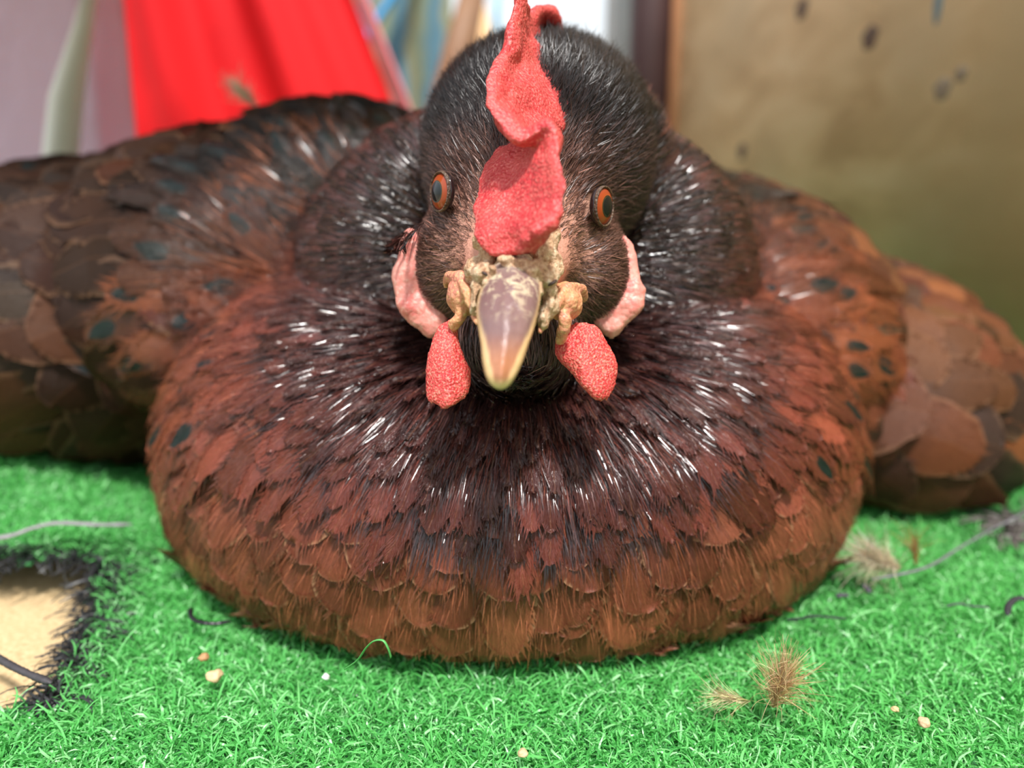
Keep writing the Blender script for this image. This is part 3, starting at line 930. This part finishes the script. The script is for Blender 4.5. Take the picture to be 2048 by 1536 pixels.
def under_hen(x, y):
    # footprint of the sitting bird, shrunk by a margin
    a = ((x-.002)/.085)**2+((y-.245)/.085)**2 < 1
    c_ = ((x+.0)/.15)**2+((y-.36)/.12)**2 < 1
    return a | c_
parts_ = []
for (x0, x1, y0, y1, dens) in ((-.14, .14, .075, .20, 2.6e6), (-.24, .24, .20, .30, 1.7e6), (-.30, .30, .30, .46, .35e6), (-.24, -.14, .02, .20, .5e6), (.14, .24, .02, .20, .5e6), (-.14, .14, .0, .075, .3e6)):
    N = int((x1-x0)*(y1-y0)*dens)
    x = R.uniform(x0, x1, N); y = R.uniform(y0, y1, N)
    # inside the photographed wedge keep all, outside thin out
    edge = np.abs(x) < .72*y+.03
    kp = (edge | (R.random(N) < .35)) & ~under_hen(x, y)
    hd = hole_d(x, y); kp &= (hd > .0035) | ((hd > 0) & (R.random(N) < .25))
    h2 = hole2(x, y); kp &= (h2 > 1) | (R.random(N) < .12)
    parts_.append((x[kp], y[kp]))
bx_ = np.concatenate([p[0] for p in parts_]); by_ = np.concatenate([p[1] for p in parts_])
print('blades', len(bx_))
tag(turf_blades('grass_pile', bx_, by_, .0044, .00040, TURF, M_blade), kind='stuff')

# frayed black backing strands round the hole and at the worn patch
def fray(name, n, fn, L0, col, par, w=.0004):
    x, y = fn(n); N = len(x); K = 5
    az = R.uniform(0, 2*np.pi, N); el = R.uniform(-.1, .5, N)
    pos = np.stack([x, y, gz(x, y)+.0015], 1); cl = [pos]; L = L0*(.5+R.random(N)); cur = R.normal(0, 1.2, N)
    for k in range(K-1):
        a = az+cur*k/(K-1); e = el-.9*k/(K-1)
        pos = pos+np.stack([np.cos(e)*np.cos(a), np.cos(e)*np.sin(a), np.sin(e)], 1)*(L/(K-1))[:, None]; cl.append(pos)
    cl = np.stack(cl, 1); cl[..., 2] = np.maximum(cl[..., 2], .0003)
    sd = np.stack([-np.sin(az), np.cos(az), R.normal(0, .5, N)], 1)[:, None]
    V = np.stack([cl-sd*w/2, cl+sd*w/2], 2).reshape(-1, 3)
    q = np.array([[2*i, 2*i+1, 2*i+3, 2*i+2] for i in range(K-1)])
    F = (np.arange(N)[:, None, None]*2*K+q[None]).reshape(-1, 4)
    o = link(name, np_mesh(name, V, F), simple(name+'_mat', col, .45, 800, .5), par)
    tag(o, kind='stuff'); return o
def ring_hole(n):
    y = R.uniform(.134, .190, n); xr = np.interp(y, [.128, .136, .150, .165, .185, .190], [-.088, -.097, -.099, -.103, -.112, -.122])
    x = xr+R.uniform(-.0005, .005, n)
    m_ = n//3
    x[:m_] = R.uniform(-.16, -.1, m_); y[:m_] = .187+R.uniform(-.001, .006, m_)
    m2 = m_//2
    return x, y
fray('frayed_backing', 1500, ring_hole, .008, (.018, .018, .020), TURF)
def patch2(n):
    a = R.uniform(0, 2*np.pi, n); r = np.sqrt(R.random(n))
    return .162+.011*r*np.cos(a), .217+.014*r*np.sin(a)
fray('worn_fibres', 420, patch2, .012, (.12, .10, .095), TURF, .0006)

# ------------------------------------------------------------------ litter on the turf
def ground_pt(px, py, lift=0.0):
    """point on the turf surface seen at a pixel"""
    lo, hi = .05, .8
    for _ in range(50):
        d = (lo+hi)/2; p = P(px, py, d)
        if p.z > float(gz(p.x, p.y))+.0065+lift: lo = d
        else: hi = d
    return P(px, py, lo)
def twig(name, pix, r, col, label, cat, flat=1.0, lift=0.0, seg=8, rough=.6, lifts=None, n=40, group=None):
    pts = [ground_pt(x, y) + Vector((0, 0, lift if lifts is None else lifts[i])) for i, (x, y) in enumerate(pix)]
    pts = catmull(pts, n); base = Vector(pts[len(pts)//2]); 
    rr_ = list(r*np.interp(np.linspace(0, 1, n), [0, .1, .9, 1], [.5, 1, .9, .35])*(1+R.normal(0, .06, n)))
    b = bmesh.new(); tube(b, [Vector(p)-base for p in pts], rr_, seg=seg, flat=flat)
    me = bpy.data.meshes.new(name); b.to_mesh(me); b.free()
    o = link(name, me, simple(name+'_mat', col, rough, 600, .45, .0003)); o.location = base
    tag(o, label, cat, group); return o
twig('straw_strip', [(-60,1105),(20,1097),(70,1080),(120,1070),(200,1073),(268,1072)], .0014, (.26, .24, .26), 'grey flat dry strip lying on turf above the torn hole', 'strip', .35, .0035)
twig('dry_stalk', [(-40,1300),(10,1332),(55,1355),(105,1375)], .0009, (.045, .04, .045), 'dark stem crossing the bare board in the torn hole', 'stem', .8, .001)
twig('black_strip', [(382,1228),(384,1246),(402,1256),(430,1259),(462,1254)], .0006, (.012, .012, .014), 'short curled black strip at the left foot of the hen', 'strip', .8, .0015, rough=.3)
twig('black_thread', [(1572,1247),(1600,1245),(1625,1240),(1660,1242),(1694,1245)], .00032, (.012, .02, .02), 'thin black thread on turf right of the hen breast', 'thread', 1, .001)
twig('grey_thread', [(1892,1220),(1915,1215),(1945,1220),(1978,1222)], .00028, (.05, .06, .06), 'faint grey thread on turf near the right frame edge', 'thread', 1, .001)
twig('dry_stalk', [(1740,1176),(1800,1166),(1860,1148),(1920,1110),(1990,1070),(2060,1035)], .00042, (.16, .15, .17), 'long thin grey stem leading to the worn patch', 'stem', .8, .0025)
twig('black_curl', [(2012,1245),(2016,1225),(2032,1212),(2052,1216),(2060,1235)], .0008, (.03, .03, .035), 'dark curled scrap at the right frame edge', 'scrap', .6, .002)
twig('dark_scrap', [(1672,1200),(1685,1197),(1697,1199)], .0007, (.06, .05, .07), 'small dark purple scrap beside the hen on the right', 'scrap', .6, .001)
twig('dark_scrap', [(1725,1178),(1733,1184),(1738,1192)], .0008, (.06, .055, .07), 'dark crumb at the left end of the grey stem', 'scrap', .7, .001)
# loose green strand standing up in front of the breast
pts = catmull([P(690,1338,.140), P(715,1320,.137), P(732,1296,.134), P(748,1282,.132), P(766,1281,.131), P(776,1296,.131), P(782,1314,.132)], 40)
b = bmesh.new(); base = Vector(pts[0]); tube(b, [Vector(p)-base for p in pts], [.00028]*40, seg=8, flat=.5)
me = bpy.data.meshes.new('green_strand'); b.to_mesh(me); b.free()
o = link('green_strand', me, simple('green_plastic', (.10, .38, .10), .4)); o.location = base
tag(o, 'single loose green plastic strand curling up against the breast', 'strand')

def pebble(px, py, r, col, label, name='grain'):
    b = bmesh.new(); bmesh.ops.create_icosphere(b, subdivisions=3, radius=r)
    for v in b.verts:
        v.co *= 1+.35*mnoise.noise(v.co*(1.2/r)+Vector((px, py, 0)))
        v.co.z *= .75
    me = bpy.data.meshes.new(name); b.to_mesh(me); b.free()
    o = link(name, me, simple(name+'_mat', col, .6, 900, .35, .0003)); o.location = ground_pt(px, py)+Vector((0, 0, .0002))
    tag(o, label, 'grain')
pebble(430, 1353, .0016, (.66, .46, .26), 'larger pale tan grain on turf by the hen left side')
pebble(408, 1316, .0011, (.45, .24, .11), 'smaller brown grain just above the pale one')
pebble(1848, 1446, .0011, (.62, .40, .24), 'tan crumb on turf at lower right')
pebble(1790, 1420, .0007, (.60, .44, .22), 'tiny yellow crumb at lower right')
pebble(1046, 1508, .0009, (.62, .42, .24), 'tan crumb at the bottom centre of the turf')
pebble(652, 1355, .0008, (.70, .72, .68), 'whitish crumb by the front edge of the breast')

# downy feathers lying on the turf
def down(name, px, py, lean, n, L0, cols, label, lift, spread=1.2, par=None, wide=.00009, stem=None):
    base = ground_pt(px, py) + Vector((0, 0, lift)) if stem is None else stem
    d0 = unit(np.array(lean, float)); K = 7
    az = unit(d0[None]+R.normal(0, .42*spread, (n, 3)))
    f0 = R.random(n)
    start = d0[None]*(f0*L0*.6)[:, None]
    Ln = L0*(.35+.75*R.random(n))
    curl = R.normal(0, 1.1, (n, 3)); cl = [start]; p = start
    for k in range(K-1):
        t = k/(K-1)
        d = unit(az + curl*t); p = p+d*(Ln/(K-1))[:, None]; cl.append(p)
    cl = np.stack(cl, 1)
    sd = unit(np.cross(az, R.normal(0, 1, (n, 3))))[:, None]
    w = wide*np.linspace(1, .3, K)[None, :, None]
    V = np.stack([cl-sd*w, cl+sd*w], 2).reshape(-1, 3)
    zmin = float(gz(base[0], base[1]))+.002-base[2]
    V[:, 2] = np.maximum(V[:, 2], zmin)
    q = np.array([[2*i, 2*i+1, 2*i+3, 2*i+2] for i in range(K-1)])
    F = (np.arange(n)[:, None, None]*2*K+q[None]).reshape(-1, 4)
    me = np_mesh(name, V, F)
    c = vary(cols, n, .25); col_attr(me, np.repeat(np.concatenate([c, np.ones((n, 1))], 1), 2*K, 0))
    mm_ = Mat(name+'_mat'); cc_ = mm_.attr('Col').outputs['Color']; mm_.set(Base_Color=cc_, Roughness=.6)
    t_ = mm_.new('BsdfTranslucent'); mm_.l.new(cc_, t_.inputs[0]); x_ = mm_.new('MixShader'); x_.inputs[0].default_value = .4
    mm_.l.new(mm_.b.outputs[0], x_.inputs[1]); mm_.l.new(t_.outputs[0], x_.inputs[2]); mm_.l.new(x_.outputs[0], mm_.out.inputs[0])
    o = link(name, me, mm_.m, par); o.location = base
    if label: tag(o, label, 'feather')
    return o
down('down_feather', 1545, 1425, (.25, .05, 1), 520, .0100, (.62, .44, .24), 'wispy tan down feather standing in the turf at lower right', .001, 1.1)
down('down_feather', 1500, 1412, (-1, .1, .12), 170, .008, (.66, .55, .32), 'thin pale wisp lying left of the tan down feather', .001, .6)
down('down_feather', 1800, 1150, (-1, -.1, .35), 650, .014, (.70, .58, .44), 'cream and orange fluffy feather lying beside the hen right wing', .002, .8, wide=.00012)
down('down_feather', 1830, 1140, (-.1, .1, 1), 80, .010, (.42, .20, .07), 'rusty upright wisp behind the cream fluffy feather', .001, .7)

h_ = bvh.find_nearest(P(556, 300, .285))
down('down_tuft', 0, 0, (-.55, -.45, .6), 170, .012, (.80, .66, .50), None, 0, .55, ROOT, .00022, h_[0]+h_[1]*.006)
# ------------------------------------------------------------------ coop walls and background
def board_box(name, x0, x1, y0, y1, z0, z1, mat, rot=None, bev=.002):
    c = Vector(((x0+x1)/2, (y0+y1)/2, (z0+z1)/2))
    b = bmesh.new(); bmesh.ops.create_cube(b, size=1, matrix=Matrix.Diagonal((x1-x0, y1-y0, z1-z0, 1)))
    if bev: bmesh.ops.bevel(b, geom=list(b.edges), offset=bev, segments=3, affect='EDGES')
    me = bpy.data.meshes.new(name); b.to_mesh(me); b.free()
    o = link(name, me, mat); o.location = c
    if rot: o.rotation_euler = rot
    return o
# plywood wall on the right, running away from the camera
m = Mat('plywood'); co = m.coord()
mp = m.new('Mapping'); mp.inputs['Scale'].default_value = (1, .35, 2.2); m.l.new(co, mp.inputs[0])
g = m.noise(14, mp.outputs[0], 5, .55, .5); st = m.noise(7, co, 3, .5)
c = m.ramp(g, [(.3, (.56, .37, .18)), (.5, (.76, .54, .29)), (.7, (.86, .66, .40))])
c = m.mix(m.ramp(st, [(.45, (0, 0, 0)), (.7, (1, 1, 1))]), c, (.62, .46, .26))
m.set(Base_Color=c, Roughness=.6)
wa = Vector((.163, .80, 0)); wb = Vector((.262, .30, 0))
dirw = (wb-wa).normalized(); Lw_ = .95
cenw = wa + dirw*(Lw_/2)
nw = Vector((-dirw.y, dirw.x, 0)); nw = nw if nw.x > 0 else -nw
b = bmesh.new(); bmesh.ops.create_cube(b, size=1, matrix=Matrix.Diagonal((Lw_, .018, .62, 1)))
bmesh.ops.bevel(b, geom=list(b.edges), offset=.004, segments=3, affect='EDGES')
me = bpy.data.meshes.new('wall_right'); b.to_mesh(me); b.free()
wall = link('wall_right', me, m.m); wall.location = cenw + nw*.009 + Vector((0, 0, .30))
wall.rotation_euler = (0, 0, math.atan2(dirw.y, dirw.x)); tag(wall, kind='structure')
def on_wall(px, py):
    a = (px-1024)/FPX; bb = (py-768)/FPX
    dvec = Vector((a, cp-bb*sp_, -sp_-bb*cp)); o0 = Vector((0, 0, CAM_H))
    t = (wa-o0).dot(nw)/dvec.dot(nw); return o0+dvec*t
for i, (px, py, r, lab) in enumerate((a_, b_, c_*1.5, d_) for a_, b_, c_, d_ in [(1604,18,.0042,'dark nail dimple at the top of the plywood wall'),(1740,75,.0042,'dark nail dimple below and right of the highest one'),(1885,178,.0035,'faint brown dimple high on the plywood wall'),
        (1922,148,.0024,'smallest grey speck high on the plywood wall'),(1484,303,.0040,'dark dimple on the plywood just above the right wing'),(1575,392,.0038,'dark dimple at the edge of the right wing outline')]):
    b = bmesh.new(); bmesh.ops.create_uvsphere(b, u_segments=20, v_segments=10, radius=1)
    for v in b.verts: v.co = Vector((v.co.x*r*1.2*(1+.2*math.sin(5*math.atan2(v.co.z, v.co.x))), v.co.y*.0007, v.co.z*r*1.15))
    me = bpy.data.meshes.new('nail_head'); b.to_mesh(me); b.free()
    o = link('nail_head', me, simple('nail_%d' % i, (.10, .06, .035) if i not in (2, 3) else (.24, .19, .12), .6)); o.location = on_wall(px, py)
    o.rotation_euler = wall.rotation_euler; tag(o, lab, 'nail')
# blue drip mark
b = bmesh.new(); bmesh.ops.create_uvsphere(b, u_segments=20, v_segments=12, radius=1)
for v in b.verts: v.co = Vector((v.co.x*.0032, v.co.y*.0008, v.co.z*.013))
me = bpy.data.meshes.new('paint_drip'); b.to_mesh(me); b.free()
o = link('paint_drip', me, simple('blue_grey_paint', (.12, .20, .22), .4)); o.location = on_wall(1877, 0); o.rotation_euler = wall.rotation_euler
tag(o, 'blue grey paint drip at the top of the plywood wall', 'paint drip')

def vx(px, y): # world x for a pixel column at depth y (near the top of the frame)
    d = y/(cp-(-.42)*sp_)
    return (px-1024)/FPX*d
Yb = .80
M_darkwood = simple('dark_wood', (.060, .028, .028), .6, 30, .3)
M_orange = simple('orange_wood', (.55, .25, .11), .6, 30, .25)
M_grey = simple('grey_painted', (.42, .45, .44), .6, 20, .15)
o = board_box('post', vx(1268, Yb), vx(1345, Yb), Yb, Yb+.04, 0, .62, M_darkwood); tag(o, 'dark brown corner post behind the hen beside the plywood wall', 'post')
o = board_box('edge_batten', vx(1343, Yb-.01), vx(1372, Yb-.01), Yb-.015, Yb+.02, 0, .62, M_orange); tag(o, 'narrow orange wood batten at the far edge of the plywood', 'batten')
o = board_box('partition', vx(1212, Yb+.08), vx(1275, Yb+.08), Yb+.08, Yb+.10, -.02, .66, M_grey); tag(o, 'pale grey upright panel between the bright gap and dark post', 'partition')
# leaning brown stake left of the bright gap
b = bmesh.new()
p0 = P(862, 330, .80); p1 = P(958, -60, .80)
pg = p0 + (p0-p1)*((p0.z+.105)/(p1.z-p0.z))
tube(b, [pg, p0, (p0+p1)/2, p1], [.022, .020, .018, .013], seg=16)
me = bpy.data.meshes.new('wooden_stake'); b.to_mesh(me); b.free()
tag(link('wooden_stake', me, simple('brown_stake', (.22, .11, .05), .6, 30, .35)), 'leaning brown wooden stake behind the hen head', 'stake')
b = bmesh.new()
p0 = P(985, 330, .9); tube(b, [Vector((p0.x+.01, p0.y-.02, -.102)), p0, P(972, 120, .9), P(945, -40, .9)], [.018, .016, .012, .010], seg=16)
me = bpy.data.meshes.new('orange_stake'); b.to_mesh(me); b.free()
tag(link('orange_stake', me, simple('orange_stake_mat', (.75, .45, .20), .6, 30, .2)), 'pale orange stake rising behind the left of the comb', 'stake')

# hanging sheets : wavy surfaces with real thickness
def sheet(name, x0, x1, y, z0, z1, mat, amp, freq, label, cat, skew=0, n=90, nz=24, ph=0, edge=None):
    xs_ = np.linspace(0, 1, n); zs_ = np.linspace(0, 1, nz)
    A_, B_ = np.meshgrid(xs_, zs_, indexing='ij')
    XX = x0+(x1-x0)*A_ + skew*(B_-.5)
    if edge is not None: XX = XX + edge(B_)*A_
    YY = y+amp*np.sin(A_*freq+ph+1.2*np.sin(B_*2.2))+amp*.4*np.sin(A_*freq*2.3+B_*4)
    ZZ = z0+(z1-z0)*B_
    cx_, cz_ = (x0+x1)/2, z0
    V_ = np.stack([XX-cx_, YY-y, ZZ-cz_], -1).reshape(-1, 3)
    I_, J_ = np.meshgrid(np.arange(n-1), np.arange(nz-1), indexing='ij')
    f_ = np.stack([I_*nz+J_, (I_+1)*nz+J_, (I_+1)*nz+J_+1, I_*nz+J_+1], -1).reshape(-1, 4)
    o = link(name, np_mesh(name, V_, f_), mat); o.location = (cx_, y, cz_)
    md = o.modifiers.new('t', 'SOLIDIFY'); md.thickness = .0015
    tag(o, label, cat); return o
m = Mat('red_cloth'); co = m.coord()
st = m.noise(9, co, 3, .5)
m.set(Base_Color=m.mix(m.ramp(st, [(.42, (0, 0, 0)), (.62, (1, 1, 1))]), (.95, .008, .014), (.80, .004, .010)), Roughness=.75)
M_red = m.m
tr_ = m.new('BsdfTranslucent'); tr_.inputs[0].default_value = (.9, .02, .02, 1); mx_ = m.new('MixShader'); mx_.inputs[0].default_value = .25
m.l.new(m.b.outputs[0], mx_.inputs[1]); m.l.new(tr_.outputs[0], mx_.inputs[2]); m.l.new(mx_.outputs[0], m.out.inputs[0])
sheet('red_cloth', vx(170, .70), vx(690, .70)-.106, .70, .03, .60, M_red, .012, 14, 'bright red hanging cloth behind the hen on the left', 'cloth', edge=lambda b_: .211*(1-b_))
tag(sheet('cloth_trim', vx(686, .71), vx(712, .71), .71, .06, .60, simple('pink_trim', (.80, .30, .32), .7), .004, 5, 'pale pink slanting border along the red cloth', 'cloth', skew=-.211, n=16))
# striped pale blue and straw tarpaulin
m = Mat('striped_tarp'); co = m.coord(); s = m.new('SeparateXYZ'); m.l.new(co, s.inputs[0])
wv = m.math('ADD', m.math('MULTIPLY', s.outputs[0], 26), m.math('MULTIPLY', m.noise(12, co, 2), 1.3))
c = m.ramp(m.math('FRACT', wv), [(0, (.16, .34, .44)), (.25, (.22, .42, .52)), (.5, (.48, .48, .30)), (.75, (.36, .46, .34)), (1, (.16, .34, .44))])
m.set(Base_Color=c, Roughness=.6)
tr_ = m.new('BsdfTranslucent'); m.l.new(c, tr_.inputs[0]); mx_ = m.new('MixShader'); mx_.inputs[0].default_value = .5
m.l.new(m.b.outputs[0], mx_.inputs[1]); m.l.new(tr_.outputs[0], mx_.inputs[2]); m.l.new(mx_.outputs[0], m.out.inputs[0])
sheet('striped_tarpaulin', vx(640, .95), vx(905, .95), .95, .02, .75, m.m, .006, 12, 'pale blue and straw striped tarpaulin hanging at the back', 'tarpaulin')
b = bmesh.new(); tube(b, [P(690, 170, .85), P(735, 70, .85), P(800, -30, .85), P(840, -90, .85)], [.012]*4, seg=12, flat=.4)
me = bpy.data.meshes.new('blue_strap'); b.to_mesh(me); b.free()
tag(link('blue_strap', me, simple('blue_plastic', (.03, .30, .62), .4)), 'bright blue strap slanting across the striped tarpaulin', 'strap')
b = bmesh.new(); tube(b, [P(1000, 120, .88), P(992, 40, .88), P(1000, -60, .88)], [.009]*3, seg=12, flat=.4)
me = bpy.data.meshes.new('blue_strap'); b.to_mesh(me); b.free()
tag(link('blue_strap', me, simple('blue_plastic_pale', (.16, .46, .66), .4)), 'short pale blue strap in the bright gap by the comb', 'strap')
# translucent plastic at far left
m = Mat('milky_plastic'); co = m.coord()
dr = m.new('TexVoronoi'); dr.inputs['Scale'].default_value = 70; m.l.new(co, dr.inputs['Vector'])
m.set(Base_Color=(.62, .56, .66), Roughness=.25)
m.bump(m.math('ADD', dr.outputs['Distance'], m.noise(60, co, 3)), .7, .004)
tp = m.new('BsdfTransparent'); tp.inputs[0].default_value = (.92, .88, .92, 1)
tr_ = m.new('BsdfTranslucent'); tr_.inputs[0].default_value = (.74, .68, .80, 1)
mx_ = m.new('MixShader'); mx_.inputs[0].default_value = .5; m.l.new(m.b.outputs[0], mx_.inputs[1]); m.l.new(tr_.outputs[0], mx_.inputs[2])
mx2 = m.new('MixShader'); mx2.inputs[0].default_value = .30; m.l.new(mx_.outputs[0], mx2.inputs[1]); m.l.new(tp.outputs[0], mx2.inputs[2]); m.l.new(mx2.outputs[0], m.out.inputs[0])
sheet('plastic_sheet', -.52, vx(262, .50), .50, .01, .56, m.m, .005, 11, 'milky purple grey plastic sheet with water drops at far left', 'plastic sheet')
b = bmesh.new(); p0 = P(112, 400, .455); tube(b, [Vector((p0.x-.02, p0.y+.01, .006)), p0, P(133, 200, .44), P(165, 60, .43), P(190, -60, .43)], [.017, .015, .014, .008, .005], seg=16, flat=.5)
me = bpy.data.meshes.new('white_pole'); b.to_mesh(me); b.free()
tag(link('white_pole', me, simple('white_paint', (.85, .92, .88), .4)), 'white slanting tapered slat in front of the plastic sheet', 'slat')

# unseen board added to shade the hen's left back, and the yard ground beyond
o = board_box('shade_board', -.42, .06, .185, .60, .30, .312, simple('roof_board', (.30, .20, .12), .7, 20, .3)); tag(o, kind='structure')
o = board_box('ground', -6, 6, -4, 9, -.12, -.10, simple('yard_soil', (.30, .24, .17), .9, 8, .3), bev=0); tag(o, kind='structure')
